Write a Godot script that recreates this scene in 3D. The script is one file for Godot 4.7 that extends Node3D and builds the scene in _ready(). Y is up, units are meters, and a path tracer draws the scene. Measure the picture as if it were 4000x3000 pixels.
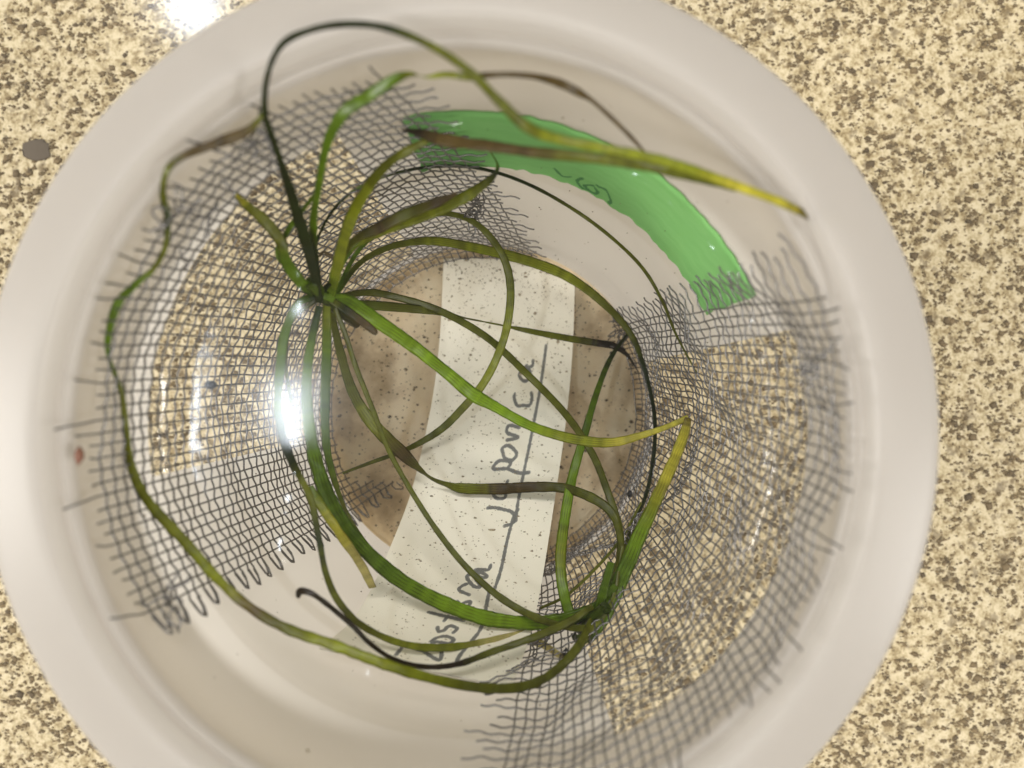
extends Node3D
# A white plastic pot standing in a shallow tank of water: seagrass shoots, two woven wire screens over windows cut
# in its wall, a written card and a strip of green tape. Lengths below are in millimetres, built at MM metres each.

const MM := 0.001
const WATER := 58.0
const POT_HEIGHT := 78.0
const EYE := Vector3(6.3, 157.0, -6.1)

const CARD_LEFT := [[-9.42, 1.2, -35.04], [-9.63, 2.2, -26.1], [-10.02, 4.5, -15.4], [-10.85, 9.0, -4.03], [-12.42, 14.0, 6.62], [-14.25, 20.0, 16.36], [-16.39, 27.0, 23.63], [-18.48, 35.0, 29.7], [-20.59, 43.0, 33.57], [-23.76, 51.0, 35.12]]
const CARD_RIGHT := [[20.85, 1.2, -34.4], [20.55, 2.2, -26.1], [20.02, 4.5, -15.92], [18.85, 8.5, -5.04], [17.29, 13.0, 5.24], [15.4, 18.0, 15.27], [13.55, 24.0, 23.86], [11.63, 31.0, 31.73], [9.52, 39.0, 37.38], [6.15, 47.0, 42.98]]
const CARD_WRITING := [
	[[0.8, 0.233], [0.79, 0.289], [0.78, 0.344], [0.77, 0.394], [0.76, 0.461], [0.75, 0.533], [0.75, 0.589], [0.76, 0.628]],
	[[0.76, 0.6], [0.74, 0.617], [0.73, 0.672], [0.73, 0.733], [0.72, 0.783]],
	[[0.69, 0.789], [0.7, 0.833], [0.71, 0.883], [0.69, 0.917], [0.67, 0.95], [0.67, 0.972]],
	[[0.67, 0.278], [0.63, 0.289], [0.62, 0.3], [0.65, 0.311], [0.68, 0.311], [0.7, 0.3], [0.69, 0.289], [0.66, 0.283]],
	[[0.68, 0.283], [0.71, 0.278], [0.71, 0.267]],
	[[0.6, 0.339], [0.6, 0.35], [0.63, 0.367], [0.67, 0.367], [0.72, 0.367], [0.73, 0.35], [0.72, 0.339]],
	[[0.67, 0.417], [0.6, 0.411], [0.58, 0.417], [0.59, 0.428], [0.67, 0.439], [0.59, 0.444]],
	[[0.58, 0.472], [0.6, 0.483], [0.65, 0.489], [0.68, 0.478], [0.66, 0.467], [0.61, 0.456], [0.57, 0.461], [0.58, 0.472]],
	[[0.79, 0.517], [0.72, 0.517], [0.63, 0.506]],
	[[0.63, 0.506], [0.65, 0.494], [0.61, 0.489], [0.56, 0.489], [0.53, 0.5], [0.54, 0.506], [0.59, 0.506], [0.63, 0.506]],
	[[0.65, 0.533], [0.64, 0.544], [0.61, 0.556], [0.57, 0.561], [0.6, 0.572], [0.65, 0.572], [0.65, 0.561], [0.61, 0.556]],
	[[0.55, 0.594], [0.6, 0.594], [0.67, 0.6], [0.72, 0.606], [0.75, 0.622], [0.74, 0.633], [0.69, 0.639]],
	[[0.66, 0.728], [0.65, 0.739], [0.58, 0.739], [0.64, 0.75], [0.65, 0.756], [0.61, 0.756], [0.57, 0.739]],
	[[0.55, 0.75], [0.53, 0.756], [0.59, 0.778], [0.63, 0.778], [0.59, 0.761]],
	[[0.58, 0.8], [0.51, 0.789], [0.52, 0.778], [0.55, 0.772]],
	[[0.52, 0.817], [0.55, 0.828], [0.58, 0.833], [0.6, 0.822], [0.59, 0.817], [0.56, 0.822], [0.57, 0.833]],
	[[0.38, 0.85], [0.45, 0.856], [0.52, 0.861], [0.6, 0.867]],
	[[0.5, 0.856], [0.49, 0.872]],
	[[0.47, 0.889], [0.49, 0.9], [0.52, 0.894], [0.52, 0.889], [0.54, 0.883], [0.58, 0.889], [0.57, 0.9]],
	[[0.48, 0.928], [0.5, 0.917], [0.54, 0.911], [0.59, 0.917], [0.58, 0.928], [0.54, 0.928], [0.51, 0.928], [0.49, 0.933]],
	[[0.36, 0.95], [0.36, 0.978]],
	[[0.47, 0.956], [0.58, 0.972], [0.56, 0.944]],
	[[0.36, 0.95], [0.47, 0.956]]]
# seagrass leaves: [shoot or loose leaf, [x, y, z, width, colour, twist in radians where there is any] along the leaf]
const LEAVES := [
	["A", [[-24.9, 47.0, -19.2, 1.32, 2], [-23.6, 56.0, -24.7, 1.82, 2], [-23.6, 62.0, -29.4, 1.71, 2], [-23.2, 68.0, -32.8, 1.28, 2], [-23.0, 73.0, -35.6, 0.91, 2], [-22.8, 77.0, -38.0, 0.82, 2, 1.0], [-21.4, 80.0, -41.2, 0.74, 2, 1.1], [-19.0, 82.0, -43.7, 0.77, 2, 1.1], [-15.2, 83.0, -44.8, 0.76, 2, 1], [-10.9, 84.0, -44.8, 0.79, 2, 0.9], [-6.9, 84.0, -44.3, 0.84, 2, 0.8], [-2.5, 84.0, -42.5, 0.88, 3, 0.7], [1.5, 83.0, -40.3, 0.98, 3, 0.6], [4.7, 82.0, -37.5, 1.08, 3, 0.5], [8.1, 81.0, -34.8, 1.28, 3, 0.3], [11.8, 80.0, -33.8, 1.29, 4], [17.0, 80.0, -32.8, 1.2, 4], [22.3, 80.0, -31.7, 1.2, 4], [27.0, 80.0, -30.3, 1.2, 4], [32.0, 79.0, -28.9, 1.13, 5], [37.2, 78.0, -27.4, 1.04, 5], [41.5, 77.0, -25.8, 0.92, 7], [42.8, 77.0, -25.2, 0.57, 6], [44.9, 76.0, -24.2, 0.29, 6]]],
	["dark", [[-8.6, 66.0, -40.2, 0.22, 8], [-6.0, 67.0, -39.4, 1.19, 8], [-2.5, 69.0, -37.7, 1.8, 7], [3.1, 73.0, -35.6, 1.51, 7], [8.8, 75.0, -34.1, 1.43, 7], [14.2, 77.0, -32.9, 1.35, 3], [19.4, 78.0, -31.9, 1.28, 3], [24.7, 78.4, -30.7, 1.28, 3], [29.0, 78.5, -29.7, 1.22, 3], [32.3, 78.5, -28.8, 1.04, 3]]],
	["B", [[20.6, 40.0, 34.2, 1.82, 3], [17.2, 46.0, 36.7, 1.6, 3], [13.5, 50.0, 38.8, 1.67, 3], [9.4, 54.0, 39.4, 1.61, 3], [4.5, 56.0, 39.2, 1.58, 3], [-0.9, 58.0, 37.8, 1.54, 3], [-7.5, 59.0, 35.8, 1.58, 4], [-13.7, 61.0, 32.8, 1.72, 4], [-18.7, 62.0, 30.4, 1.65, 4], [-24.8, 63.0, 27.8, 1.58, 3], [-29.6, 64.0, 24.5, 1.45, 7], [-33.6, 65.0, 20.3, 1.43, 4], [-38.0, 65.0, 15.3, 1.55, 3], [-42.5, 66.0, 9.6, 1.53, 3], [-44.1, 67.0, 5.0, 1.29, 3], [-44.3, 68.0, -0.0, 0.96, 3], [-44.3, 69.0, -4.9, 0.74, 3], [-44.5, 71.5, -9.6, 0.62, 0], [-43.8, 72.5, -12.7, 1.12, 0], [-42.7, 72.5, -16.2, 1.21, 0], [-40.7, 72.0, -18.7, 0.92, 0], [-38.5, 72.0, -20.6, 0.71, 3], [-36.6, 73.0, -23.0, 0.7, 3], [-35.8, 74.0, -26.4, 0.9, 2], [-35.6, 75.5, -28.9, 0.98, 3], [-33.8, 78.0, -31.0, 0.85, 3], [-32.0, 77.5, -32.9, 0.95, 7], [-28.4, 77.0, -34.5, 1.35, 7], [-25.1, 77.0, -35.8, 1.25, 7], [-23.4, 77.0, -37.4, 0.57, 3], [-22.8, 77.0, -39.1, 0.29, 3]]],
	["A", [[-24.7, 47.0, -20.3, 1.06, 2], [-23.9, 53.0, -25.2, 1.37, 2], [-22.1, 60.0, -29.2, 1.28, 0], [-19.6, 66.0, -32.7, 1.09, 0], [-17.4, 70.0, -36.9, 1.25, 0], [-14.3, 74.0, -39.2, 1.59, 0], [-10.6, 76.0, -40.6, 1.56, 0], [-7.5, 78.0, -41.5, 1.23, 0, 0.4], [-5.5, 79.0, -41.7, 0.75, 3, 1.0], [-3.6, 79.0, -41.4, 0.93, 4, 2.2], [-1.1, 80.0, -41.2, 1.01, 4, 2.8], [1.6, 80.0, -40.9, 0.83, 3, 3.3], [3.4, 80.0, -41.1, 0.7, 7, 3.5], [6.0, 80.0, -41.2, 0.6, 7, 3.6], [9.0, 79.0, -41.4, 0.7, 7, 3.5], [11.8, 78.0, -41.1, 1.04, 7, 3.2], [14.1, 78.0, -40.0, 1.04, 7, 3.1], [16.1, 77.0, -39.2, 0.72, 7, 2.8], [19.9, 75.0, -36.7, 0.69, 7, 2.7], [23.0, 73.0, -34.5, 0.4, 7, 2.7]]],
	["A", [[-23.2, 47.0, -20.3, 1.72, 0], [-20.8, 52.0, -24.0, 1.89, 4], [-18.6, 56.0, -28.1, 1.82, 4], [-16.1, 59.0, -31.8, 1.76, 4], [-12.7, 62.0, -35.2, 1.59, 3], [-9.4, 65.0, -36.8, 1.33, 3], [-6.0, 67.0, -37.8, 0.97, 3], [-3.9, 68.0, -38.2, 0.43, 3]]],
	["A", [[-24.0, 46.0, -20.8, 1.2, 0], [-19.7, 50.0, -26.9, 1.54, 0], [-16.3, 52.0, -29.0, 2.02, 4], [-11.8, 53.0, -30.5, 2.12, 4], [-6.1, 54.0, -32.2, 2.1, 4], [-1.1, 55.0, -34.0, 1.84, 4], [2.1, 56.0, -35.8, 1.33, 3], [3.8, 56.0, -37.4, 0.84, 2, 0.7], [4.1, 57.0, -38.6, 0.84, 0, 1], [2.9, 58.0, -40.3, 0.35, 0, 1]]],
	["A", [[-23.8, 46.0, -21.0, 0.93, 0], [-18.6, 53.0, -27.3, 1.13, 3], [-13.6, 55.0, -29.6, 1.72, 7], [-9.3, 56.0, -31.4, 1.82, 3], [-5.0, 57.0, -32.8, 1.56, 7], [-2.6, 57.0, -33.8, 0.72, 7], [-1.7, 57.0, -34.4, 0.18, 7]]],
	["A", [[-23.6, 42.0, -21.0, 0.83, 0], [-21.0, 38.0, -26.7, 1.0, 3], [-17.7, 34.0, -30.2, 1.18, 3], [-13.3, 30.0, -32.5, 1.37, 3], [-7.6, 26.0, -33.6, 1.72, 4], [1.1, 20.0, -33.1, 1.97, 4], [10.5, 17.0, -31.2, 2.18, 4], [18.2, 16.0, -28.2, 2.03, 4], [25.1, 15.0, -23.3, 1.71, 3], [30.9, 15.0, -16.9, 1.36, 3], [33.8, 15.0, -9.9, 0.93, 2], [35.5, 16.0, -2.2, 0.84, 2], [35.8, 17.0, 3.5, 0.84, 2], [35.1, 18.0, 10.1, 0.84, 2], [33.3, 20.0, 16.4, 0.82, 2], [30.4, 23.0, 21.3, 0.8, 2], [27.1, 28.0, 27.4, 0.85, 3], [24.8, 33.0, 32.0, 0.82, 3], [22.4, 38.0, 34.5, 0.71, 3]]],
	["A", [[-23.8, 42.0, -21.0, 0.62, 0], [-20.9, 40.0, -28.0, 0.77, 0], [-18.5, 38.0, -31.6, 0.85, 0], [-14.8, 36.0, -34.3, 0.87, 0], [-9.3, 34.0, -36.8, 0.89, 3], [-4.0, 32.0, -37.2, 1.05, 3], [0.6, 30.0, -35.3, 1.22, 3], [4.5, 28.0, -30.5, 1.47, 3], [6.0, 26.0, -24.8, 1.58, 3], [5.4, 24.0, -17.8, 1.59, 4], [3.4, 22.0, -11.6, 1.62, 4], [0.3, 20.0, -5.9, 1.65, 4], [-3.7, 19.0, -1.2, 1.58, 3], [-8.5, 18.0, 3.4, 1.5, 3], [-15.1, 18.0, 7.2, 1.08, 3], [-22.5, 19.0, 9.9, 0.75, 3], [-27.9, 20.0, 11.9, 0.49, 3]]],
	["thin", [[-25.0, 52.0, -24.0, 0.44, 2], [-24.0, 50.0, -29.8, 0.45, 2], [-21.6, 48.0, -35.0, 0.52, 2], [-17.4, 47.0, -38.5, 0.53, 0], [-11.5, 46.5, -40.7, 0.53, 2], [-4.8, 45.5, -41.9, 0.6, 2], [2.0, 43.5, -41.9, 0.62, 2], [9.8, 40.0, -40.2, 0.63, 2], [18.2, 36.0, -36.6, 0.65, 3], [24.9, 35.0, -31.8, 0.66, 3], [30.1, 34.0, -26.9, 0.66, 3], [33.5, 34.0, -21.2, 0.59, 3], [36.0, 34.0, -15.1, 0.44, 3], [39.2, 36.0, -8.1, 0.29, 3]]],
	["A", [[-24.4, 42.0, -20.6, 0.97, 3], [-19.8, 36.0, -22.4, 1.3, 3], [-15.5, 32.0, -22.2, 1.35, 3], [-7.6, 26.0, -20.2, 1.42, 3], [1.1, 22.0, -15.5, 1.46, 3], [8.5, 20.0, -8.9, 1.48, 3], [17.0, 19.0, -0.2, 1.49, 3], [22.5, 20.0, 8.0, 1.48, 3], [25.3, 22.0, 15.3, 1.46, 3], [26.9, 25.0, 20.9, 1.43, 3], [26.9, 28.0, 26.5, 1.55, 3], [23.5, 36.0, 32.7, 1.45, 3]]],
	["A", [[-24.4, 42.0, -19.8, 1.38, 0], [-16.8, 34.0, -20.2, 1.77, 3], [-8.5, 26.0, -20.1, 1.42, 3], [-3.5, 22.0, -19.3, 0.73, 3, 1], [3.9, 19.0, -18.1, 0.66, 3, 1.1], [10.5, 17.0, -16.9, 1.18, 3], [18.3, 15.0, -15.6, 1.45, 3], [24.4, 13.0, -14.8, 1.47, 8], [28.1, 11.0, -14.3, 1.49, 8], [31.0, 10.0, -12.6, 0.88, 8], [32.9, 9.0, -10.3, 0.44, 8], [34.1, 8.0, -8.5, 0.18, 8]]],
	["A", [[-23.9, 48.0, -20.2, 1.18, 0], [-20.3, 46.0, -19.5, 2.26, 1], [-15.4, 44.0, -16.1, 2.31, 1], [-10.3, 42.0, -12.4, 2.21, 1], [-5.0, 40.0, -8.1, 2.1, 1], [-0.7, 38.0, -4.4, 2.43, 1], [3.3, 37.0, -2.1, 1.87, 1], [9.0, 36.0, 1.1, 1.74, 1], [14.9, 35.0, 3.2, 1.83, 4], [20.7, 35.0, 4.3, 1.83, 4], [25.0, 35.0, 4.3, 1.68, 5], [29.2, 36.0, 3.1, 1.3, 5], [33.3, 37.0, 1.6, 1.01, 5], [37.2, 38.0, -0.2, 1.14, 5]]],
	["B", [[37.2, 38.0, -0.2, 1.14, 7], [36.5, 38.0, 2.5, 1.72, 5], [35.0, 38.0, 6.5, 2.0, 5], [33.2, 38.0, 10.6, 2.14, 5], [31.0, 38.0, 15.4, 2.29, 4], [28.5, 38.0, 20.7, 2.57, 1], [26.1, 38.0, 26.4, 2.85, 0], [23.5, 38.0, 32.1, 3.0, 0], [21.0, 39.5, 35.6, 2.82, 0], [18.9, 42.5, 37.3, 1.65, 2]]],
	["B", [[18.7, 40.5, 37.0, 1.4, 2], [17.1, 35.0, 36.2, 1.9, 0], [15.6, 33.0, 31.3, 2.01, 1], [15.4, 30.0, 26.0, 2.06, 4], [16.5, 26.0, 19.8, 2.04, 1], [18.3, 22.0, 12.4, 1.94, 1], [21.0, 19.0, 4.3, 1.65, 0], [24.0, 16.0, -4.6, 1.27, 0], [27.3, 13.0, -11.7, 1.04, 2], [31.8, 11.0, -17.8, 0.44, 2]]],
	["A", [[-25.6, 48.0, -20.2, 1.31, 2], [-28.3, 48.0, -18.7, 1.18, 0], [-30.6, 47.0, -13.9, 1.58, 0], [-31.3, 47.0, -8.3, 1.45, 0], [-31.3, 48.0, -2.3, 1.18, 0], [-29.7, 50.0, 2.7, 1.41, 2], [-27.6, 52.0, 6.1, 1.38, 2], [-25.7, 54.0, 8.3, 0.99, 3], [-24.2, 54.0, 11.5, 1.11, 3], [-22.9, 54.0, 17.8, 0.92, 2], [-21.9, 54.0, 22.7, 0.99, 3], [-20.0, 54.0, 26.9, 1.11, 3], [-16.8, 53.0, 30.8, 1.13, 3], [-12.4, 50.0, 34.4, 1.15, 4], [-7.5, 48.0, 36.2, 1.31, 4], [-1.9, 44.0, 37.5, 1.36, 4], [4.2, 41.0, 37.4, 1.25, 6], [9.5, 38.0, 37.1, 0.85, 6]]],
	["A", [[-24.0, 46.0, -18.9, 1.46, 4], [-25.1, 42.0, -11.5, 1.72, 0], [-26.4, 38.0, -4.4, 1.72, 0], [-27.5, 34.0, 2.3, 1.62, 0], [-27.8, 30.0, 8.7, 1.37, 0], [-25.4, 28.0, 17.7, 0.77, 3], [-20.2, 30.0, 24.7, 0.61, 3], [-13.6, 33.0, 30.5, 0.52, 3]]],
	["A", [[-25.2, 46.0, -18.9, 1.2, 2], [-26.8, 46.0, -11.4, 1.46, 0], [-27.3, 46.0, -4.5, 1.73, 0], [-26.5, 46.0, 3.0, 2.13, 0], [-25.0, 46.0, 9.1, 2.39, 0], [-22.8, 45.0, 14.9, 2.55, 0], [-18.8, 44.0, 20.9, 2.58, 0], [-12.8, 43.0, 26.6, 2.6, 0], [-5.9, 42.0, 30.8, 2.62, 1], [1.9, 41.0, 33.9, 2.64, 1], [9.8, 40.0, 35.1, 2.53, 1], [16.3, 39.0, 34.6, 2.4, 0], [21.1, 39.0, 32.5, 1.98, 0], [24.2, 40.0, 28.6, 1.27, 0]]],
	["A", [[-23.4, 44.0, -19.2, 0.81, 3], [-22.0, 42.0, -14.7, 0.9, 3], [-20.7, 40.0, -9.3, 0.92, 3], [-18.1, 38.0, -1.6, 0.92, 3], [-15.5, 37.0, 5.6, 0.93, 3], [-11.8, 37.0, 12.3, 0.93, 3], [-7.2, 38.0, 19.1, 1.0, 3], [-1.8, 40.0, 25.2, 1.13, 3], [4.2, 41.0, 30.3, 1.25, 3], [10.5, 42.0, 33.5, 1.38, 3], [16.8, 42.0, 35.2, 1.24, 3], [20.8, 41.0, 34.7, 0.98, 3], [23.8, 40.0, 30.6, 0.7, 3], [26.0, 36.0, 22.8, 0.58, 3]]],
	["A", [[-24.6, 42.0, -19.8, 0.97, 3], [-24.8, 34.0, -11.9, 1.62, 3], [-23.9, 28.0, -4.5, 2.02, 3], [-20.8, 25.0, 1.6, 2.53, 4], [-15.3, 23.0, 7.6, 2.57, 7], [-10.4, 22.0, 12.2, 1.29, 3, 0.8], [-6.8, 21.0, 14.0, 1.47, 3, 0.5], [-3.5, 21.0, 14.8, 2.12, 4], [3.9, 21.0, 14.9, 2.29, 7], [10.3, 22.0, 14.4, 2.1, 7], [16.7, 23.0, 14.5, 1.93, 3], [22.7, 26.0, 16.4, 1.88, 3], [25.8, 28.0, 19.4, 1.55, 3], [26.7, 32.0, 24.6, 0.9, 3]]],
	["yellow", [[-25.6, 50.0, 10.0, 1.15, 0], [-24.0, 49.0, 13.4, 1.56, 4], [-21.5, 47.0, 18.3, 1.58, 5], [-18.8, 44.0, 24.0, 1.49, 6], [-17.5, 41.0, 28.7, 1.39, 6]]],
	["brown", [[-25.0, 58.0, 25.0, 0.71, 8], [-24.2, 59.0, 23.8, 1.06, 8], [-22.7, 59.0, 24.1, 0.94, 8], [-20.8, 58.0, 25.9, 0.83, 8], [-17.3, 57.0, 29.4, 0.78, 8], [-14.8, 56.0, 32.5, 0.73, 8], [-11.5, 55.0, 35.2, 0.73, 8], [-6.8, 54.0, 36.8, 0.8, 8], [-2.0, 52.0, 37.2, 1.01, 8], [2.9, 50.0, 36.2, 1.15, 3], [9.6, 46.0, 35.4, 1.33, 3], [15.5, 43.0, 34.0, 1.36, 3], [20.1, 41.0, 31.9, 1.12, 3]]],
	["B", [[-6.1, 37.0, 36.1, 1.15, 6], [0.9, 36.0, 37.8, 1.45, 6], [6.6, 35.0, 39.0, 1.61, 6], [11.1, 37.0, 39.6, 1.58, 6], [14.0, 42.5, 39.4, 1.37, 6], [14.9, 44.5, 39.2, 0.94, 7]]],
	["A", [[-23.0, 47.0, -19.7, 1.06, 3], [-20.5, 48.0, -18.1, 1.31, 2], [-17.9, 48.0, -16.2, 1.31, 7], [-16.0, 48.0, -14.7, 1.18, 7], [-15.4, 48.0, -14.1, 0.52, 7]]],
	["A", [[-25.0, 47.0, -20.3, 1.72, 2], [-26.3, 52.0, -21.8, 1.89, 0], [-27.3, 56.0, -24.3, 1.82, 0], [-27.5, 58.0, -27.0, 1.66, 3], [-29.1, 60.0, -29.5, 1.63, 3], [-30.7, 62.0, -31.0, 1.25, 3], [-31.2, 65.0, -31.8, 0.55, 5]]],
	["A", [[-27.1, 52.0, -22.5, 0.63, 0], [-28.9, 55.0, -25.5, 0.73, 0], [-27.0, 57.0, -28.2, 0.84, 0], [-24.5, 59.0, -30.4, 0.83, 0], [-21.3, 62.0, -32.6, 0.57, 0]]],
	["A", [[-24.8, 46.0, -20.4, 0.8, 2], [-30.2, 42.0, -17.8, 0.83, 3], [-33.0, 38.0, -15.0, 0.85, 7], [-34.7, 34.0, -9.4, 0.74, 3], [-34.6, 31.0, -2.6, 0.61, 3]]],
	["A", [[-24.2, 48.0, -20.9, 0.92, 2], [-21.5, 50.0, -23.2, 0.77, 2], [-21.4, 51.0, -25.4, 0.63, 7], [-22.8, 52.0, -26.5, 0.5, 7], [-23.2, 53.0, -25.6, 0.31, 7]]],
	["B", [[11.5, 28.0, 36.6, 0.55, 3], [16.8, 27.0, 34.3, 0.62, 3], [22.7, 26.0, 29.2, 0.62, 3], [27.8, 25.0, 23.6, 0.63, 3], [31.6, 24.0, 17.1, 0.48, 3]]],
	["B", [[23.4, 40.0, 24.6, 1.27, 0], [21.8, 40.0, 30.6, 1.68, 0], [20.7, 39.0, 35.4, 1.84, 0], [18.6, 41.5, 37.2, 1.8, 0], [16.7, 39.0, 37.8, 1.28, 2]]]
]
const LEAF_COLOURS := [Color(0.125, 0.21, 0.012), Color(0.24, 0.38, 0.018), Color(0.03, 0.04, 0.011), Color(0.15, 0.162, 0.016),
	Color(0.27, 0.30, 0.02), Color(0.60, 0.54, 0.06), Color(0.70, 0.62, 0.26), Color(0.11, 0.075, 0.025), Color(0.036, 0.026, 0.014)]

var rng := RandomNumberGenerator.new()
var wobble := FastNoiseLite.new()
var mat := {}


# ---------------------------------------------------------------- mesh helpers
class Shape:
	var v := PackedVector3Array()
	var n := PackedVector3Array()
	var uv := PackedVector2Array()
	var c := PackedColorArray()
	var i := PackedInt32Array()

	func commit(smooth := false) -> ArrayMesh:
		if smooth:
			n.resize(v.size())
			n.fill(Vector3.ZERO)
			for k in range(0, i.size(), 3):
				var f := (v[i[k + 2]] - v[i[k]]).cross(v[i[k + 1]] - v[i[k]])
				for j in 3:
					n[i[k + j]] += f
			for k in n.size():
				n[k] = n[k].normalized() if n[k].length() > 0.0 else Vector3.UP
		else:
			for k in range(0, i.size(), 3):
				var f := (v[i[k + 2]] - v[i[k]]).cross(v[i[k + 1]] - v[i[k]])
				if f.dot(n[i[k]] + n[i[k + 1]] + n[i[k + 2]]) < 0.0:
					var t := i[k + 1]
					i[k + 1] = i[k + 2]
					i[k + 2] = t
		var a := []
		a.resize(Mesh.ARRAY_MAX)
		var scaled := PackedVector3Array()
		scaled.resize(v.size())
		for k in v.size():
			scaled[k] = v[k] * 0.001
		a[Mesh.ARRAY_VERTEX] = scaled
		a[Mesh.ARRAY_NORMAL] = n
		if uv.size() == v.size():
			a[Mesh.ARRAY_TEX_UV] = uv
		if c.size() == v.size():
			a[Mesh.ARRAY_COLOR] = c
		a[Mesh.ARRAY_INDEX] = i
		var m := ArrayMesh.new()
		m.add_surface_from_arrays(Mesh.PRIMITIVE_TRIANGLES, a)
		return m

	func quad(a: int, b: int, d: int, e: int) -> void:
		i.append_array([a, b, d, a, d, e])

	func tube(p: PackedVector3Array, radius: float, sides := 5, taper := 1.0) -> void:
		var first := v.size()
		var side := Vector3.UP
		for k in p.size():
			var t := (p[mini(k + 1, p.size() - 1)] - p[maxi(k - 1, 0)]).normalized()
			if k == 0:
				side = t.cross(Vector3(0.3, 1, 0.2)).normalized()
			side = (side - t * side.dot(t)).normalized()
			var up := side.cross(t)
			var r := radius * lerpf(1.0, taper, float(k) / (p.size() - 1))
			for s in sides:
				var a := TAU * s / sides
				var o := side * cos(a) + up * sin(a)
				v.append(p[k] + o * r)
				n.append(o)
		for k in p.size() - 1:
			for s in sides:
				var s2 := (s + 1) % sides
				quad(first + k * sides + s, first + k * sides + s2, first + (k + 1) * sides + s2, first + (k + 1) * sides + s)
		for end in 2:
			var row := first + (0 if end == 0 else (p.size() - 1) * sides)
			for s in range(1, sides - 1):
				i.append_array([row, row + s, row + s + 1])


func add(called: String, mesh: Mesh, material: Material, parent: Node = self) -> MeshInstance3D:
	var o := MeshInstance3D.new()
	o.name = called
	o.mesh = mesh
	o.material_override = material
	parent.add_child(o, true)
	return o


func thing(called: String, label: String, category: String, group := "") -> Node3D:
	var o := Node3D.new()
	o.name = called
	add_child(o, true)
	tag(o, label, category, group)
	return o


func tag(o: Node, label: String, category: String, group := "") -> void:
	o.set_meta("label", label)
	o.set_meta("category", category)
	if group:
		o.set_meta("group", group)


func curve(p: Array, x: float) -> Variant:
	var m := p.size() - 1
	var k := clampi(int(x * m), 0, m - 1)
	var t := x * m - k
	var b = p[k]
	var c = p[k + 1]
	var a = p[k - 1] if k > 0 else b * 2.0 - c
	var d = p[k + 2] if k + 2 <= m else c * 2.0 - b
	return (b * 2.0 + (c - a) * t + (a * 2.0 - b * 5.0 + c * 4.0 - d) * t * t + (b * 3.0 - a - c * 3.0 + d) * t * t * t) * 0.5


func points(list: Array) -> Array:
	return list.map(func(q): return Vector3(q[0], q[1], q[2]))


func wall_radius(h: float) -> float:
	return 38.0 + 0.128 * clampf(h, 0.0, 75.0)


func polar(deg: float, r: float, h: float) -> Vector3:
	return Vector3(cos(deg_to_rad(deg)) * r, h, sin(deg_to_rad(deg)) * r)


# ---------------------------------------------------------------- materials
func noise(kind: int, frequency: float, octaves: int, gain := 0.5, seed_value := 1) -> FastNoiseLite:
	var f := FastNoiseLite.new()
	f.noise_type = kind
	f.frequency = frequency
	f.fractal_octaves = octaves
	f.fractal_gain = gain
	f.seed = seed_value
	return f


func noise_texture(f: FastNoiseLite, w: int, h: int, stops: Array, colours: Array, seamless := true, normal_map := 0.0) -> NoiseTexture2D:
	var t := NoiseTexture2D.new()
	t.width = w
	t.height = h
	t.noise = f
	t.seamless = seamless
	if normal_map > 0.0:
		t.as_normal_map = true
		t.bump_strength = normal_map
	elif stops:
		var g := Gradient.new()
		g.offsets = PackedFloat32Array(stops)
		g.colors = PackedColorArray(colours)
		t.color_ramp = g
	return t


func plain(colour: Color, roughness: float) -> StandardMaterial3D:
	var m := StandardMaterial3D.new()
	m.albedo_color = colour.linear_to_srgb()
	m.albedo_color.a = colour.a
	m.roughness = roughness
	return m


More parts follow.
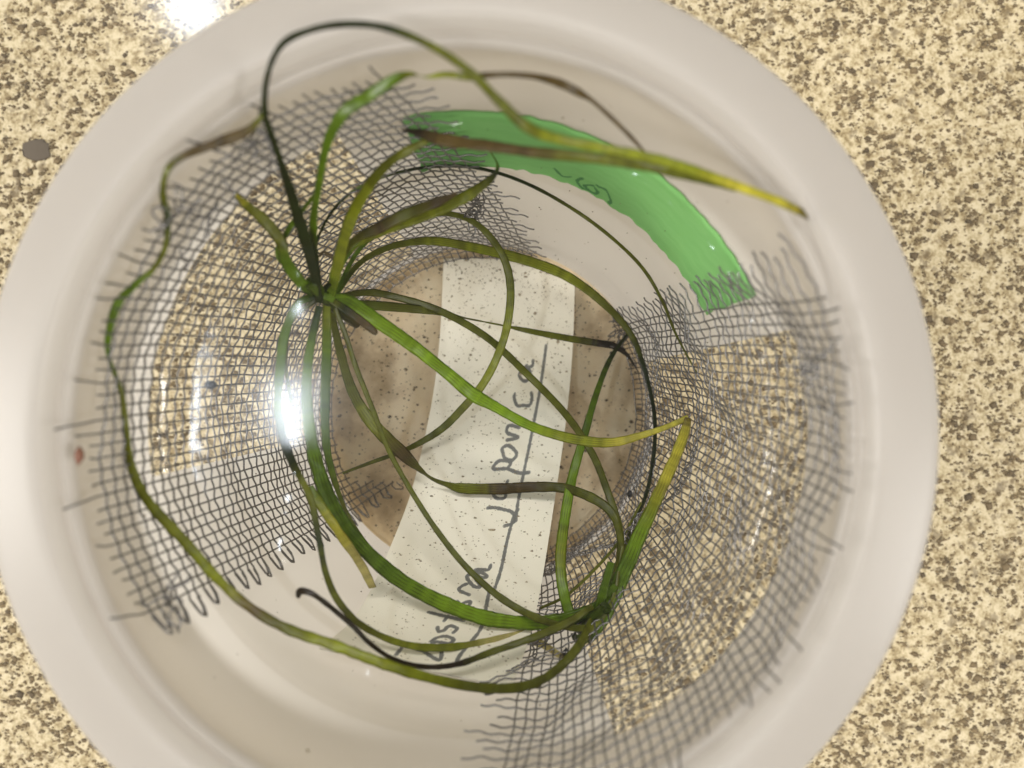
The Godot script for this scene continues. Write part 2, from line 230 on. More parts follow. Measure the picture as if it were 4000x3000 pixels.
func make_materials() -> void:
	# tank floor: cream coating with brown grains that clump
	var m := StandardMaterial3D.new()
	m.albedo_texture = noise_texture(noise(FastNoiseLite.TYPE_SIMPLEX_SMOOTH, 0.03, 6, 0.92, 7), 2048, 2048,
		[0.0, 0.28, 0.38, 0.48, 0.60, 1.0], [Color(0.42, 0.35, 0.23), Color(0.50, 0.425, 0.29), Color(0.635, 0.56, 0.405), Color(0.73, 0.665, 0.52), Color(0.80, 0.735, 0.595), Color(0.835, 0.78, 0.65)], false)
	m.detail_enabled = true
	m.detail_blend_mode = BaseMaterial3D.BLEND_MODE_MIX
	m.detail_albedo = noise_texture(noise(FastNoiseLite.TYPE_SIMPLEX_SMOOTH, 0.02, 4, 0.7, 19), 2048, 2048,
		[0.0, 0.28, 0.38, 1.0], [Color(0.34, 0.28, 0.19, 0.8), Color(0.40, 0.33, 0.22, 0.55), Color(0.5, 0.42, 0.3, 0.0), Color(0.5, 0.42, 0.3, 0.0)], false)
	m.uv1_triplanar = true
	m.uv1_world_triplanar = true
	m.uv1_scale = Vector3.ONE * 3.9
	m.uv1_offset = Vector3(0.47, 0.5, 0.53)
	m.uv2_triplanar = true
	m.uv2_world_triplanar = true
	m.uv2_scale = Vector3.ONE * 3.9
	m.uv2_offset = Vector3(0.47, 0.5, 0.53)
	m.detail_uv_layer = BaseMaterial3D.DETAIL_UV_2
	m.roughness = 0.6
	mat.tank = m

	m = plain(Color(0.43, 0.405, 0.38), 0.4)
	m.backlight_enabled = true
	m.backlight = Color(1.0, 0.985, 0.96)
	mat.plastic = m
	m = m.duplicate()  # base: tank floor tan coming through the plastic, painted into the colour
	m.albedo_color = Color.WHITE
	m.albedo_texture = noise_texture(noise(FastNoiseLite.TYPE_SIMPLEX_SMOOTH, 0.006, 6, 0.62, 31), 1024, 1024,
		[0.0, 0.32, 0.48, 0.7, 1.0], [Color(0.76, 0.68, 0.54), Color(0.88, 0.81, 0.68), Color(0.95, 0.89, 0.765), Color(0.97, 0.92, 0.80), Color(0.98, 0.935, 0.82)], false)
	m.uv1_triplanar = true
	m.uv1_world_triplanar = true
	m.uv1_scale = Vector3.ONE * 10.0
	m.uv1_offset = Vector3(0.45, 0.5, 0.55)
	mat.tan_showthrough_plastic = m

	m = plain(Color(0.02, 0.02, 0.02, 0.03), 0.125)
	m.transparency = BaseMaterial3D.TRANSPARENCY_ALPHA
	m.metallic_specular = 0.34
	mat.water = m

	m = plain(Color(0.175, 0.165, 0.156), 0.26)
	m.metallic = 0.55
	mat.wire = m

	m = StandardMaterial3D.new()
	m.vertex_color_use_as_albedo = true
	m.albedo_texture = noise_texture(noise(FastNoiseLite.TYPE_SIMPLEX_SMOOTH, 0.02, 4, 0.6, 5), 256, 256,
		[0.0, 0.28, 0.42, 0.6, 1.0], [Color(0.50, 0.42, 0.34), Color(0.72, 0.67, 0.56), Color(0.90, 0.89, 0.84), Color(1, 1, 1), Color(1, 1, 1)])
	m.uv1_scale = Vector3(4.5, 0.035, 1)
	m.roughness = 0.36
	m.metallic_specular = 0.42
	m.backlight_enabled = true
	m.backlight = Color(0.85, 0.9, 0.6)
	mat.leaf = m

	mat.crumb = plain(Color.WHITE, 0.8)
	mat.crumb.vertex_color_use_as_albedo = true
	mat.dark = plain(Color(0.02, 0.02, 0.022), 0.55)
	mat.pebble = plain(Color(0.12, 0.095, 0.068), 0.95)
	mat.rust = plain(Color(0.16, 0.06, 0.03), 0.5)


# ---------------------------------------------------------------- the pot
const WINDOWS := [[171.0, 246.0, 5.0, 60.0], [-17.0, 64.0, 5.0, 65.0]]


func in_window(deg: float, h: float) -> bool:
	for w in WINDOWS:
		var d := fposmod(deg - w[0], 360.0)
		if d > 0.0 and d < w[1] - w[0] and h > w[2] and h < w[3]:
			return true
	return false


func lathe(profile: Array, steps := 360) -> ArrayMesh:
	var s := Shape.new()
	for k in profile.size():
		for a in steps:
			s.v.append(polar(360.0 * a / steps, profile[k].x, profile[k].y))
	for k in profile.size() - 1:
		for a in steps:
			var b := (a + 1) % steps
			s.quad(k * steps + a, k * steps + b, (k + 1) * steps + b, (k + 1) * steps + a)
	return s.commit(true)


func rounded(p: Array, each := 5) -> Array:
	var out := []
	for k in (p.size() - 1) * each + 1:
		out.append(curve(p, float(k) / ((p.size() - 1) * each)))
	return out


func make_pot() -> void:
	var pot := thing("plastic_pot", "round white plastic pot with wide rim and two cut side windows", "pot")
	# the wall is a thin translucent shell, its windows left open
	var s := Shape.new()
	var heights := []
	for k in 73:
		heights.append(2.0 + k)
	var steps := 360
	for h in heights:
		for a in steps:
			var step_in := 0.55 * (1.0 - smoothstep(39.6, 41.2, h))
			s.v.append(polar(a, wall_radius(h) - step_in, h))
	for k in heights.size() - 1:
		for a in steps:
			if not in_window(a + 0.5, heights[k] + 0.5):
				var b := (a + 1) % steps
				s.quad(k * steps + a, k * steps + b, (k + 1) * steps + b, (k + 1) * steps + a)
	add("wall", s.commit(true), mat.plastic, pot)
	# rim: crest, inner groove and ledge, outer lip turned down
	var rim := [Vector2(47.5, 74.0), Vector2(46.75, 74.6), Vector2(46.85, 75.4), Vector2(47.3, 75.8), Vector2(47.8, 75.75), Vector2(48.25, 76.1), Vector2(48.55, 77.3), Vector2(49.0, 78.05), Vector2(49.8, 78.2),
		Vector2(51.5, 77.9), Vector2(54.0, 77.3), Vector2(56.3, 76.6), Vector2(57.3, 75.9), Vector2(57.6, 74.6), Vector2(57.5, 72.0), Vector2(57.3, 69.5), Vector2(56.8, 69.3), Vector2(56.5, 70.0),
		Vector2(56.4, 73.5), Vector2(55.6, 74.9), Vector2(51.0, 76.4), Vector2(49.6, 76.2), Vector2(48.8, 74.6), Vector2(48.4, 73.0)]
	add("rim", lathe(rounded(rim, 4)), mat.plastic, pot)
	var base := [Vector2(38.9, 2.4), Vector2(38.4, 2.0), Vector2(37.7, 2.2), Vector2(37.2, 1.4), Vector2(36.2, 1.0), Vector2(34.0, 0.95), Vector2(20.0, 1.0), Vector2(8.0, 1.0), Vector2(0.01, 1.0)]
	add("base", lathe(rounded(base, 3)), mat.tan_showthrough_plastic, pot)


# ---------------------------------------------------------------- woven wire screens
func screen_point(at: Dictionary, u: float, v: float, out: float) -> Vector3:
	var deg: float = lerpf(at.start.x + at.start.y * v, at.end.x + at.end.y * v, u)
	var bulge: float = at.bulge * (0.5 + 0.5 * wobble.get_noise_2d(u * 90.0 + at.seed, v * 0.9)) * smoothstep(-2.0, 12.0, v)
	var fold: float = at.fold * exp(-pow((v - 27.0 - 10.0 * sin(u * 5.0)) / 2.2, 2.0)) * smoothstep(0.25, 0.5, u)
	var lean := 1.2 + bulge + fold + out
	if v >= 2.0:
		return polar(deg, wall_radius(v) - lean + maxf(v - 75.0, 0.0) * 0.15, v)
	return polar(deg, 38.2 - lean + (v - 2.0) * 0.92, 2.2 + out + 0.35 * absf(v - 2.0) * (0.6 + 0.5 * sin(deg)) * at.curl)


func wire(p: PackedVector3Array, parent: Node, at: Dictionary) -> void:
	if p.size() < 2:
		return
	var s := Shape.new()
	s.tube(p, at.thick, 5)
	add("wire", s.commit(), mat.wire, parent)


func lowest(at: Dictionary, u: float) -> float:
	return at.low - at.corner * (1.0 - smoothstep(0.0, 0.09, u)) + 0.9 * wobble.get_noise_2d(u * 400.0, at.seed)


func make_screen(called: String, label: String, at: Dictionary) -> void:
	var screen := thing(called, label, "wire screen", "wire screens over the pot windows")
	var rows := int((at.high - at.low + at.corner) / at.pitch)
	# wires that run up the wall
	for k in at.count + 1:
		var u0: float = float(k) / at.count
		var p := PackedVector3Array()
		var top: float = at.high + rng.randf_range(at.spike.x, at.spike.y) * (1.0 if rng.randf() < at.spiky else 0.15)
		var v0 := lowest(at, u0)
		var n: int = int((top - v0) / (at.pitch * 0.5))
		var drift := rng.randf_range(-1.0, 1.0)
		for j in n + 1:
			var v: float = v0 + (top - v0) * j / n
			var over: float = maxf(v - at.high, 0.0)
			var u: float = u0 + (wobble.get_noise_2d(k * 37.0 + at.seed, v * 1.2) * at.loose + drift * over * 0.16) / at.count
			p.append(screen_point(at, u, v, 0.15 * cos(PI * (v - at.low) / at.pitch) * (1.0 if k % 2 else -1.0) + over * 0.12 * drift))
		wire(p, screen, at)
	# wires that run round the wall
	for j in rows + 1:
		var v0: float = at.low - at.corner + at.pitch * j
		var p := PackedVector3Array()
		var left: float = -rng.randf_range(at.fray_start.x, at.fray_start.y) * (1.0 + maxf(0.0, v0 - 30.0) * 0.012) / at.count
		var right: float = 1.0 + rng.randf_range(at.fray_end.x, at.fray_end.y) / at.count
		var n := int((right - left) * at.count * 2.0)
		var bend := rng.randf_range(-1.0, 1.0)
		for k in n + 1:
			var u: float = left + (right - left) * k / n
			if v0 < lowest(at, clampf(u, 0, 1)) - 0.01:
				continue
			var over: float = maxf(-u, u - 1.0) * at.count
			var v: float = v0 + wobble.get_noise_2d(u * at.count * 1.7, j * 41.0 + at.seed) * at.loose * 1.3 * (1.0 - clampf(over, 0.0, 1.0)) + maxf(over, 0.0) * bend * 0.25
			p.append(screen_point(at, u, v, -0.15 * cos(PI * u * at.count) * (1.0 if j % 2 else -1.0) + maxf(over, 0.0) * 0.1 * bend))
		if at.loops and v0 > lowest(at, 0.0):
			var turned := PackedVector3Array()       # the selvage turns back to the next wire
			for k in 7:
				var a := PI * k / 6.0
				turned.append(screen_point(at, left - sin(a) * 1.7 / at.count, v0 + at.pitch * 0.5 * (1.0 + cos(a)) * (0.9 if j % 2 else -0.9), 0.1 * (k % 2)))
			turned.append_array(p)
			p = turned
		wire(p, screen, at)
	for k in at.tangles:
		tangle(screen, at, k[0], k[1], k[2], k[3])


func tangle(screen: Node, at: Dictionary, u: float, v: float, count: int, spread: float) -> void:
	for k in count:
		var p := PackedVector3Array()
		var here := screen_point(at, u + rng.randfn(0.0, 0.5) * spread / 90.0, v + rng.randfn(0.0, 0.5) * spread, 0.4)
		var inward := Vector3(-here.x, 8.0, -here.z).normalized()
		var way := Vector3(rng.randfn(), rng.randfn(), rng.randfn()).normalized()
		here += inward * rng.randf_range(0.2, 1.6)
		for j in rng.randi_range(6, 11):
			p.append(here)
			way = (way + Vector3(rng.randfn(), rng.randfn(), rng.randfn()) * 0.45 + inward * 0.08).normalized()
			here += way * 0.5
		wire(p, screen, at)


# ---------------------------------------------------------------- card, tape
func draw(img: Image, list: Array, width: float, colour: Color, seed_value: int) -> void:
	var grain := noise(FastNoiseLite.TYPE_SIMPLEX, 0.25, 3, 0.6, seed_value)
	var size := Vector2(img.get_width(), img.get_height())
	for stroke in list:
		var pts: Array = stroke.map(func(q): return Vector2(q[0], q[1]) * size)
		var n: int = pts.size() * 10
		for k in n:
			var a: Vector2 = curve(pts, float(k) / n)
			var b: Vector2 = curve(pts, float(k + 1) / n)
			var steps := int(a.distance_to(b)) + 1
			for s in steps:
				var c := a.lerp(b, float(s) / steps)
				var r := width * (0.85 + 0.3 * grain.get_noise_2d(c.x * 0.3, c.y * 0.3))
				for y in range(int(c.y - r - 1), int(c.y + r + 2)):
					for x in range(int(c.x - r - 1), int(c.x + r + 2)):
						if x >= 0 and y >= 0 and x < size.x and y < size.y and Vector2(x, y).distance_to(c) < r:
							img.set_pixel(x, y, img.get_pixel(x, y).lerp(colour, clampf(0.30 + 0.6 * grain.get_noise_2d(x * 2.0, y * 2.0), 0.04, 0.6)))


func strip(left: Array, right: Array, steps: int, thick: float) -> ArrayMesh:
	var s := Shape.new()
	var across := 10
	for face in 2:
		for k in steps + 1:
			var a: Vector3 = curve(left, float(k) / steps)
			var b: Vector3 = curve(right, float(k) / steps)
			var a2: Vector3 = curve(left, minf(1.0, (k + 1.0) / steps)) - curve(left, maxf(0.0, (k - 1.0) / steps))
			var up := (b - a).cross(a2).normalized()
			up = up if up.y > 0.0 else -up
			for x in across + 1:
				s.v.append(a.lerp(b, float(x) / across) - up * thick * face)
				s.n.append(up * (1.0 - 2.0 * face))
				s.uv.append(Vector2(float(x) / across, float(k) / steps))
	var row := across + 1
	var layer := row * (steps + 1)
	for face in 2:
		for k in steps:
			for x in across:
				var q := face * layer + k * row + x
				s.quad(q, q + 1, q + row + 1, q + row)
	for k in steps:                                      # the cut edges
		for x in [0, across]:
			var q: int = k * row + x
			s.quad(q, q + row, q + row + layer, q + layer)
	for x in across:
		for k in [0, steps]:
			var q: int = k * row + x
			s.quad(q, q + 1, q + 1 + layer, q + layer)
	return s.commit()


func make_card() -> void:
	var img := Image.create(768, 2048, false, Image.FORMAT_RGB8)
	img.fill(Color(0.95, 0.925, 0.85))
	draw(img, CARD_WRITING, 9.5, Color(0.42, 0.42, 0.41), 3)
	var m := StandardMaterial3D.new()
	m.albedo_texture = ImageTexture.create_from_image(img)
	m.texture_repeat = false
	m.roughness = 0.55
	m.backlight_enabled = true
	m.backlight = Color(0.25, 0.25, 0.24)
	var card := add("paper_label", strip(points(CARD_LEFT), points(CARD_RIGHT), 60, 0.3), m)
	tag(card, "white paper label with handwritten words leaning against the pot wall", "label")


func make_tape() -> void:
	var img := Image.create(1024, 320, false, Image.FORMAT_RGB8)
	var streak := noise(FastNoiseLite.TYPE_SIMPLEX_SMOOTH, 0.01, 4, 0.55, 12)
	for y in 320:
		for x in 1024:
			var k := 0.5 + 0.5 * streak.get_noise_2d(x * 0.5, y * 4.0)
			img.set_pixel(x, y, Color(0.45, 0.665, 0.385).lerp(Color(0.49, 0.70, 0.42), clampf(k * 1.4 - 0.2, 0, 1)))
	draw(img, [[[0.462, 0.76], [0.452, 0.86], [0.475, 0.95], [0.51, 0.95], [0.522, 0.87], [0.50, 0.82], [0.478, 0.88], [0.495, 0.95]],
		[[0.515, 0.76], [0.545, 0.78], [0.567, 0.88], [0.562, 0.96]], [[0.38, 0.80], [0.405, 0.86], [0.43, 0.84]]], 6.5, Color(0.26, 0.45, 0.27), 8)
	var m := StandardMaterial3D.new()
	m.albedo_texture = ImageTexture.create_from_image(img)
	m.texture_repeat = false
	m.roughness = 0.8
	m.metallic_specular = 0.3
	var s := Shape.new()
	var steps := 90
	var across := 12
	for face in 2:
		for k in steps + 1:
			var t := float(k) / steps
			var edge := 0.9 * wobble.get_noise_2d(t * 300.0, 5.0)
			for x in across + 1:
				var w := float(x) / across
				var deg := lerpf(-102.0, -24.5, t) + 0.5 * wobble.get_noise_2d(w * 90.0, 60.0) * (1.0 if t > 0.5 else -1.0)
				var h := lerpf(59.5 + edge * 0.5, 42.2 + edge, w)
				s.v.append(polar(deg, wall_radius(h) - (0.45 if face == 0 else 0.3) - 0.06 * (0.5 + 0.5 * wobble.get_noise_2d(t * 60.0, w * 20.0)) + 0.15 * face, h))
				s.uv.append(Vector2(t, w))
	var row := across + 1
	var layer := row * (steps + 1)
	for k in steps:
		for x in across:
			var q := k * row + x
			s.quad(q, q + 1, q + row + 1, q + row)
			s.quad(layer + q, layer + q + row, layer + q + row + 1, layer + q + 1)
	for k in steps:
		for x in [0, across]:
			var q: int = k * row + x
			s.quad(q, q + row, q + row + layer, q + layer)
	var tape := add("tape_strip", s.commit(true), m)
	tag(tape, "strip of green tape stuck along the pot wall with pen marks", "tape")


# ---------------------------------------------------------------- seagrass
func leaf_mesh(given: Array) -> ArrayMesh:
	var p := given.map(func(q): return Vector3(q[0], q[1], q[2]))
	var widths := given.map(func(q): return float(q[3]))
	var twists := given.map(func(q): return float(q[5]) if q.size() > 5 else 0.0)
	var s := Shape.new()
	var n := given.size() * 9
	var m := given.size() - 1
	var ring := [Vector2(-1, 0), Vector2(-0.6, 0.75), Vector2(0, 1), Vector2(0.6, 0.75), Vector2(1, 0), Vector2(0.6, -0.75), Vector2(0, -1), Vector2(-0.6, -0.75)]
	var length := 0.0
	var last: Vector3 = p[0]
	var ripple := rng.randf() * 100.0
	for k in n + 1:
		var x := float(k) / n
		var here: Vector3 = curve(p, x)
		length += here.distance_to(last)
		last = here
		var t: Vector3 = (curve(p, minf(1.0, x + 0.4 / n)) - curve(p, maxf(0.0, x - 0.4 / n))).normalized()
		var up := (Vector3.UP - t * t.y)
		up = up.normalized() if up.length() > 0.15 else (Vector3(0.4, 0.2, 0.9) - t * t.dot(Vector3(0.4, 0.2, 0.9))).normalized()
		up = up.rotated(t, float(curve(twists, x)) + 0.28 * wobble.get_noise_2d(length * 5.0, ripple))
		var side := t.cross(up).normalized()
		var half: float = maxf(0.06, curve(widths, x)) * 0.5 * (1.0 + 0.07 * wobble.get_noise_2d(length * 12.0, ripple + 40.0))
		var a := int(minf(x * m, m - 1))
		var edge := x * m - a
		edge = clampf(edge + 0.25 * wobble.get_noise_2d(length * 30.0, ripple), 0.0, 1.0)
		var colour: Color = LEAF_COLOURS[int(given[a][4])].lerp(LEAF_COLOURS[int(given[a + 1][4])], edge)
		colour = colour * (1.0 + 0.35 * wobble.get_noise_2d(length * 14.0, ripple + 80.0))
		colour.a = 1.0
		for q in ring:
			s.v.append(here + side * q.x * half + up * (0.05 * q.y + 0.04 * half * (1.0 - q.x * q.x)))
			s.uv.append(Vector2(q.x * 0.5 + 0.5 + (0.0 if q.y >= 0.0 else 1.3), length))
			s.c.append(colour)
	var r := ring.size()
	for k in n:
		for j in r:
			var j2 := (j + 1) % r
			s.quad(k * r + j, k * r + j2, (k + 1) * r + j2, (k + 1) * r + j)
	for j in range(1, r - 1):
		s.i.append_array([0, j, j + 1, n * r, n * r + j + 1, n * r + j])
	return s.commit(true)


func make_seagrass() -> void:
	var shoots := {
		"A": thing("seagrass_shoot", "bushy green seagrass shoot rising beside the curved screen with loops", "seagrass", "seagrass shoots"),
		"B": thing("seagrass_shoot", "seagrass shoot with few leaves rooted by the label's lower end", "seagrass", "seagrass shoots")}
	for q in [["A", Vector3(-20.8, 38.0, -16.5), Vector3(-24.0, 44.0, -19.5), Vector3(-25.0, 51.0, -22.0)], ["B", Vector3(14.5, 31.0, 37.5), Vector3(19.0, 37.0, 36.0), Vector3(22.0, 43.0, 31.5)]]:
		var s := Shape.new()
		var p := PackedVector3Array()
		for k in 9:
			p.append(curve([q[1], q[2], q[3]], k / 8.0))
		s.tube(p, 0.75, 8, 1.5)
		for k in s.v.size():
			s.c.append(Color(0.10, 0.075, 0.03).lerp(Color(0.09, 0.13, 0.012), clampf(float(k) / s.v.size() * 1.6, 0.0, 1.0)))
			s.uv.append(Vector2(k % 8 / 8.0, k / 8))
		add("stem", s.commit(), mat.leaf, shoots[q[0]])
	var loose := {"dark": "broad dark brown leaf lying across the green tape near rim", "thin": "hair-thin dark green leaf arching from shoot towards the fringed screen",
		"yellow": "short pale yellow leaf stub ending beside the paper label", "brown": "dark brown hooked leaf crossing the lower end of the label"}
	for l in LEAVES:
		var mesh := leaf_mesh(l[1])
		if shoots.has(l[0]):
			add("leaf", mesh, mat.leaf, shoots[l[0]])
		else:
			tag(add("seagrass_leaf", mesh, mat.leaf), loose[l[0]], "leaf", "loose seagrass leaves")


# ---------------------------------------------------------------- silt and crumbs
func lump(radius: Vector3, seed_value: int, rough := 0.35) -> ArrayMesh:
	var s := Shape.new()
	var f := noise(FastNoiseLite.TYPE_SIMPLEX_SMOOTH, 1.6, 3, 0.6, seed_value)
	for k in 9:
		for a in 12:
			var d := polar(a * 30.0, sin(PI * k / 8.0), cos(PI * k / 8.0))
			s.v.append(d * radius * (1.0 + rough * f.get_noise_3dv(d)))
	for k in 8:
		for a in 12:
			var b := (a + 1) % 12
			s.quad(k * 12 + a, k * 12 + b, k * 12 + 12 + b, k * 12 + 12 + a)
	return s.commit(true)


func crumb() -> ArrayMesh:
	var s := Shape.new()
	s.v = PackedVector3Array([Vector3(-1, 0, 0.1), Vector3(-0.2, 0, -0.9), Vector3(0.9, 0, -0.3), Vector3(0.5, 0, 0.8), Vector3(-0.4, 0, 0.5), Vector3(0, 0.35, 0), Vector3(0, -0.2, 0)])
	for k in 5:
		s.i.append_array([k, (k + 1) % 5, 5, (k + 1) % 5, k, 6])
	return s.commit(true)


func scatter(called: String, label: String, places: Array, pale := Color(0.25, 0.20, 0.125), dark := Color(0.05, 0.04, 0.028)) -> void:
	var mm := MultiMesh.new()
	mm.transform_format = MultiMesh.TRANSFORM_3D
	mm.use_colors = true
	mm.mesh = crumb()
	mm.instance_count = places.size()
	for k in places.size():
		var q: Array = places[k]
		var b := Basis(Vector3.UP, rng.randf() * TAU).scaled(Vector3(q[1], q[1] * 0.6, q[1] * rng.randf_range(0.4, 1.0)))
		mm.set_instance_transform(k, Transform3D(b, q[0] * MM))
		mm.set_instance_color(k, dark.lerp(pale, pow(rng.randf(), 0.7)))
	var o := MultiMeshInstance3D.new()
	o.name = called
	o.multimesh = mm
	o.material_override = mat.crumb
	add_child(o)
	tag(o, label, "silt")
	o.set_meta("kind", "stuff")


func make_silt() -> void:
	var clump := noise(FastNoiseLite.TYPE_SIMPLEX_SMOOTH, 0.12, 3, 0.6, 77)
	var places := []
	var left := points(CARD_LEFT)
	var right := points(CARD_RIGHT)
	while places.size() < 2300:
		var t := pow(rng.randf(), 1.5)
		var a: Vector3 = curve(left, t)
		var b: Vector3 = curve(right, t)
		var q := a.lerp(b, rng.randf_range(0.02, 0.98))
		if clump.get_noise_2d(q.x * 3.0, q.z * 3.0) + rng.randf() * 0.7 > 0.3:
			places.append([q + Vector3(0, 0.06, 0), 0.12 * exp(rng.randfn(0.0, 0.5))])
	scatter("silt_on_label", "brown silt specks scattered over the paper label", places, Color(0.42, 0.35, 0.24), Color(0.17, 0.135, 0.085))
	places = []
	while places.size() < 2600:
		var r := 36.5 * sqrt(rng.randf())
		var q := polar(rng.randf() * 360.0, r, 1.12)
		if clump.get_noise_2d(q.x * 1.5 + 90.0, q.z * 1.5) + rng.randf() * 0.8 + maxf(0.0, r - 33.0) * 0.16 > 0.38:
			places.append([q, 0.15 * exp(rng.randfn(0.0, 0.55))])
	scatter("silt_on_base", "brown silt specks scattered over the pot's base", places)
	places = []
	while places.size() < 260:
		var deg := rng.randf() * 360.0
		var h := 3.0 + 66.0 * pow(rng.randf(), 1.8)
		if not in_window(deg, h):
			places.append([polar(deg, wall_radius(h) - 0.65, h), 0.11 * exp(rng.randfn(0.0, 0.5))])
	scatter("silt_on_wall", "sparse brown silt specks clinging to the pot wall", places)
	places = []
	var heaps := noise(FastNoiseLite.TYPE_SIMPLEX_SMOOTH, 0.10, 3, 0.6, 41)
	while places.size() < 100000:
		var q := Vector3(rng.randf_range(-135, 145), 0.06, rng.randf_range(-115, 105))
		if Vector2(q.x, q.z).length() < 38.6:
			continue
		if heaps.get_noise_2d(q.x * 4.0, q.z * 4.0) + 0.5 * heaps.get_noise_2d(q.x * 0.8, q.z * 0.8) + rng.randfn(0.0, 0.14) > 0.14:
			places.append([q, minf(1.2, 0.27 * exp(rng.randfn(0.0, 0.55)))])
	scatter("silt_on_tank_floor", "brown silt grains covering the cream tank floor", places, Color(0.22, 0.155, 0.075), Color(0.085, 0.06, 0.032))


func make_crumbs() -> void:
	for c in [
		["pebble", "dark grey round spot on tank floor beside the rim", "pebble", Vector3(-103.5, 0.2, -60.2), Vector3(3.2, 0.25, 2.6), mat.pebble],
		["seed", "small glossy black seed lying on the screen below the label", "seed", Vector3(15.5, 41.0, 40.8), Vector3(0.7, 0.7, 1.8), mat.dark],
		["seed", "tiny reddish brown seed stuck to the wall under rim", "seed", Vector3(-45.2, 76.2, 2.4), Vector3(0.45, 0.5, 1.0), mat.rust],
		["seed", "black crumb caught in the fringed screen beside shoot base", "seed", Vector3(31.5, 12.0, 17.4), Vector3(0.6, 0.6, 0.8), mat.dark],
		["seed", "dark crumb on the looped screen over its bright window", "seed", Vector3(-40.3, 52.0, -6.0), Vector3(0.9, 0.7, 0.7), mat.dark],
	]:
		var o := add(c[0], lump(c[4], 4 + int(c[3].x), 0.45), c[5])
		o.position = c[3] * MM
		tag(o, c[1], c[2])


# ---------------------------------------------------------------- water
func make_water() -> void:
	var s := Shape.new()
	var radii := []
	for k in 44:
		radii.append(0.02 + k)
	for k in 36:
		radii.append(43.5 + k * 0.125)
	for k in 12:
		radii.append(48.5 + k * k * 2.6)
	var steps := 240
	var ripple := noise(FastNoiseLite.TYPE_SIMPLEX_SMOOTH, 0.035, 2, 0.4, 9)
	for r in radii:
		for a in steps:
			var q := polar(360.0 * a / steps, r, WATER)
			var edge := wall_radius(WATER) - 1.4
			q.y += 0.8 * exp(-absf(edge - r) / 1.9) * (1.0 + 0.35 * ripple.get_noise_2d(q.x * 9.0, q.z * 9.0)) + 0.02 * ripple.get_noise_2d(q.x, q.z)
			for stem in [Vector2(-24.5, -20.5), Vector2(-25.1, 6.8), Vector2(-26.5, 12.9), Vector2(-27.5, 18.5), Vector2(-14, 37)]:
				q.y += 0.8 * exp(-Vector2(q.x, q.z).distance_to(stem) / 2.0)
			s.v.append(q)
	for k in radii.size() - 1:
		for a in steps:
			var b := (a + 1) % steps
			s.quad(k * steps + a, (k + 1) * steps + a, (k + 1) * steps + b, k * steps + b)
	var o := add("water", s.commit(true), mat.water)
	o.set_meta("kind", "structure")


func lamp(label: String, at: Vector3, size: Vector2, energy: float, tilt := 0.0, glowing := 6.0) -> void:
	var root := thing("light_panel", label, "lamp", "ceiling lamps over the tank")
	root.position = at
	root.rotation_degrees.z = tilt
	var housing := BoxMesh.new()
	housing.size = Vector3(size.x + 0.03, 0.05, size.y + 0.03)
	add("housing", housing, plain(Color(0.75, 0.75, 0.75), 0.5), root).position = Vector3(0, 0.03, 0)
	var panel := BoxMesh.new()
	panel.size = Vector3(size.x, 0.008, size.y)
	var glow := plain(Color(0.8, 0.8, 0.8), 0.5)
	glow.emission_enabled = true
	glow.emission = Color(0.92, 0.96, 1.0)
	glow.emission_energy_multiplier = glowing
	add("diffuser", panel, glow, root)
	var light := AreaLight3D.new()
	light.name = "lamp_light"
	light.area_size = size
	light.light_energy = energy
	light.light_color = Color(0.93, 0.965, 1.0) if size.x < 0.2 else Color(1.0, 0.985, 0.96)
	light.area_range = 6.0
	light.shadow_enabled = true
	light.rotation_degrees = Vector3(-90, 0, 0)
	light.position = Vector3(0, -0.008, 0)
	root.add_child(light)


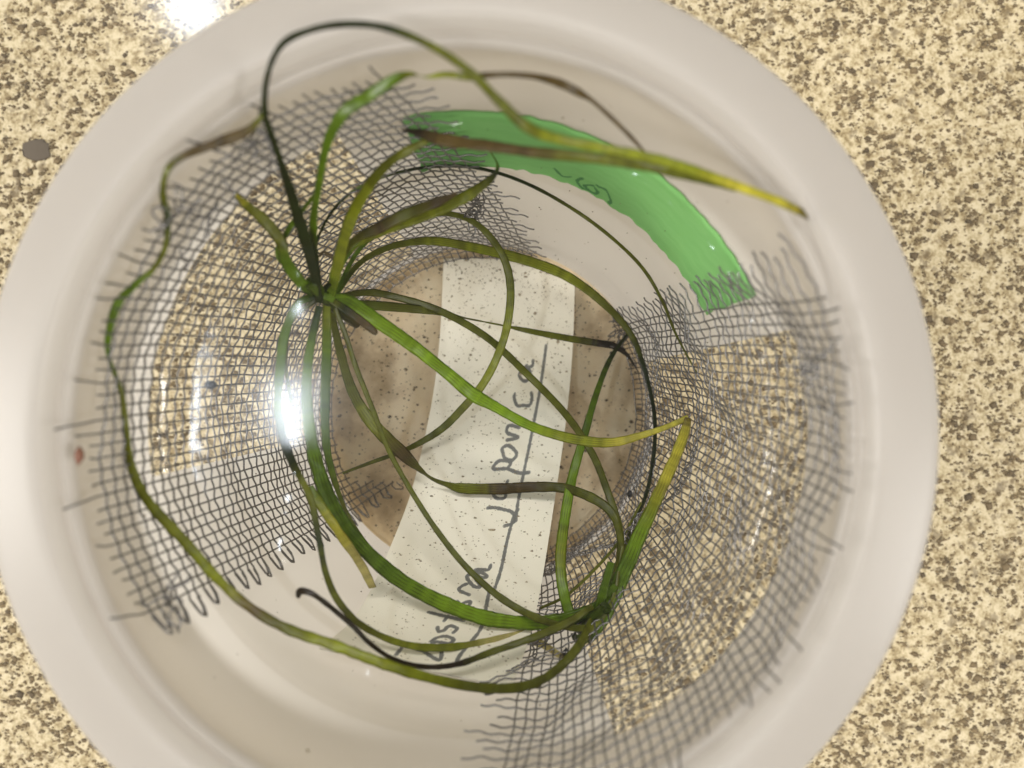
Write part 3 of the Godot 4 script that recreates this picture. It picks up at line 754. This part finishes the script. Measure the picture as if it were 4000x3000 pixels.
func _ready() -> void:
	rng.seed = 20
	wobble.seed = 4
	wobble.frequency = 0.05
	wobble.fractal_octaves = 2

	var camera := Camera3D.new()
	camera.name = "camera"
	camera.position = EYE * MM
	camera.rotation_degrees = Vector3(-90, 0, 0)
	var lens := CameraAttributesPhysical.new()
	lens.frustum_focal_length = 21.22
	lens.frustum_near = 0.01
	lens.frustum_far = 20.0
	lens.frustum_focus_distance = 0.128
	lens.exposure_aperture = 10.5
	camera.attributes = lens
	add_child(camera)
	camera.current = true

	var around := WorldEnvironment.new()
	var e := Environment.new()
	e.background_mode = Environment.BG_COLOR
	e.background_color = Color(0.88, 0.87, 0.85)
	e.background_energy_multiplier = 0.4
	e.tonemap_mode = Environment.TONE_MAPPER_LINEAR
	e.tonemap_exposure = 0.95
	e.sdfgi_enabled = true
	e.ssao_enabled = true
	e.ssil_enabled = true
	around.environment = e
	add_child(around)

	lamp("small ceiling light mirrored on the water over the looped screen", Vector3(-0.70, 2.1, 0.09), Vector2(0.10, 0.22), 0.75)
	lamp("small ceiling light mirrored on the tank water beyond the rim", Vector3(-1.0, 2.1, -1.22), Vector2(0.12, 0.20), 1.0)
	lamp("long added fill light panel on the side of the green tape", Vector3(0.1, 2.2, -1.68), Vector2(1.4, 0.5), 4.8, 0.0, 1.0)  # added soft fill for the pot interior, its reflection kept out of view
	lamp("long added fill light panel on the side of the label's low end", Vector3(0.1, 2.2, 1.68), Vector2(1.4, 0.5), 4.8, 0.0, 1.0)  # matching added fill from the opposite side, also unseen
	lamp("added unseen fill light panel far to the side of the looped screen", Vector3(-3.6, 1.7, 0.4), Vector2(0.5, 1.4), 13.0, 65.0)  # added low side light, brightens the translucent wall from outside
	lamp("added unseen fill light panel far to the side of the fringed screen", Vector3(3.5, 1.7, 1.2), Vector2(0.5, 1.4), 9.0, -65.0)  # weaker added side light for the other half of the wall

	make_materials()
	var ground := PlaneMesh.new()
	ground.size = Vector2(1.2, 1.2)
	add("tank_floor", ground, mat.tank).set_meta("kind", "structure")
	make_pot()
	make_tape()
	make_card()
	make_screen("wire_screen", "grey woven wire screen with looped edge, behind the bushy shoot", {"start": Vector2(143.0, 0.10), "end": Vector2(288.0, -0.42), "low": -0.5, "high": 73.0, "corner": 9.0, "curl": 1.0,
		"pitch": 1.85, "count": 54, "thick": 0.155, "loose": 0.09, "bulge": 1.6, "fold": 0.0, "seed": 3.0, "spike": Vector2(2.0, 6.5), "spiky": 0.3, "fray_start": Vector2(0.1, 0.6), "fray_end": Vector2(0.2, 3.2), "loops": true, "tangles": [[0.955, 30.0, 16, 2.6], [0.0, 70.0, 8, 2.0], [0.78, 71.0, 14, 5.0], [0.62, 72.0, 12, 5.0]]})
	make_screen("wire_screen", "silvery woven wire screen with fringed edges, opposite the bushy shoot", {"start": Vector2(-33.0, 0.16), "end": Vector2(68.0, 0.22), "low": -0.5, "high": 77.0, "corner": 0.0, "curl": 0.5,
		"pitch": 1.75, "count": 53, "thick": 0.15, "loose": 0.2, "bulge": 3.4, "fold": 2.6, "seed": 60.0, "spike": Vector2(0.5, 4.0), "spiky": 0.8, "fray_start": Vector2(2.4, 3.8), "fray_end": Vector2(1.0, 5.0), "loops": false, "tangles": [[0.01, 5.0, 16, 2.6], [0.10, 76.0, 8, 3.0], [0.97, 40.0, 8, 4.0]]})
	make_seagrass()
	make_silt()
	make_crumbs()
	make_water()
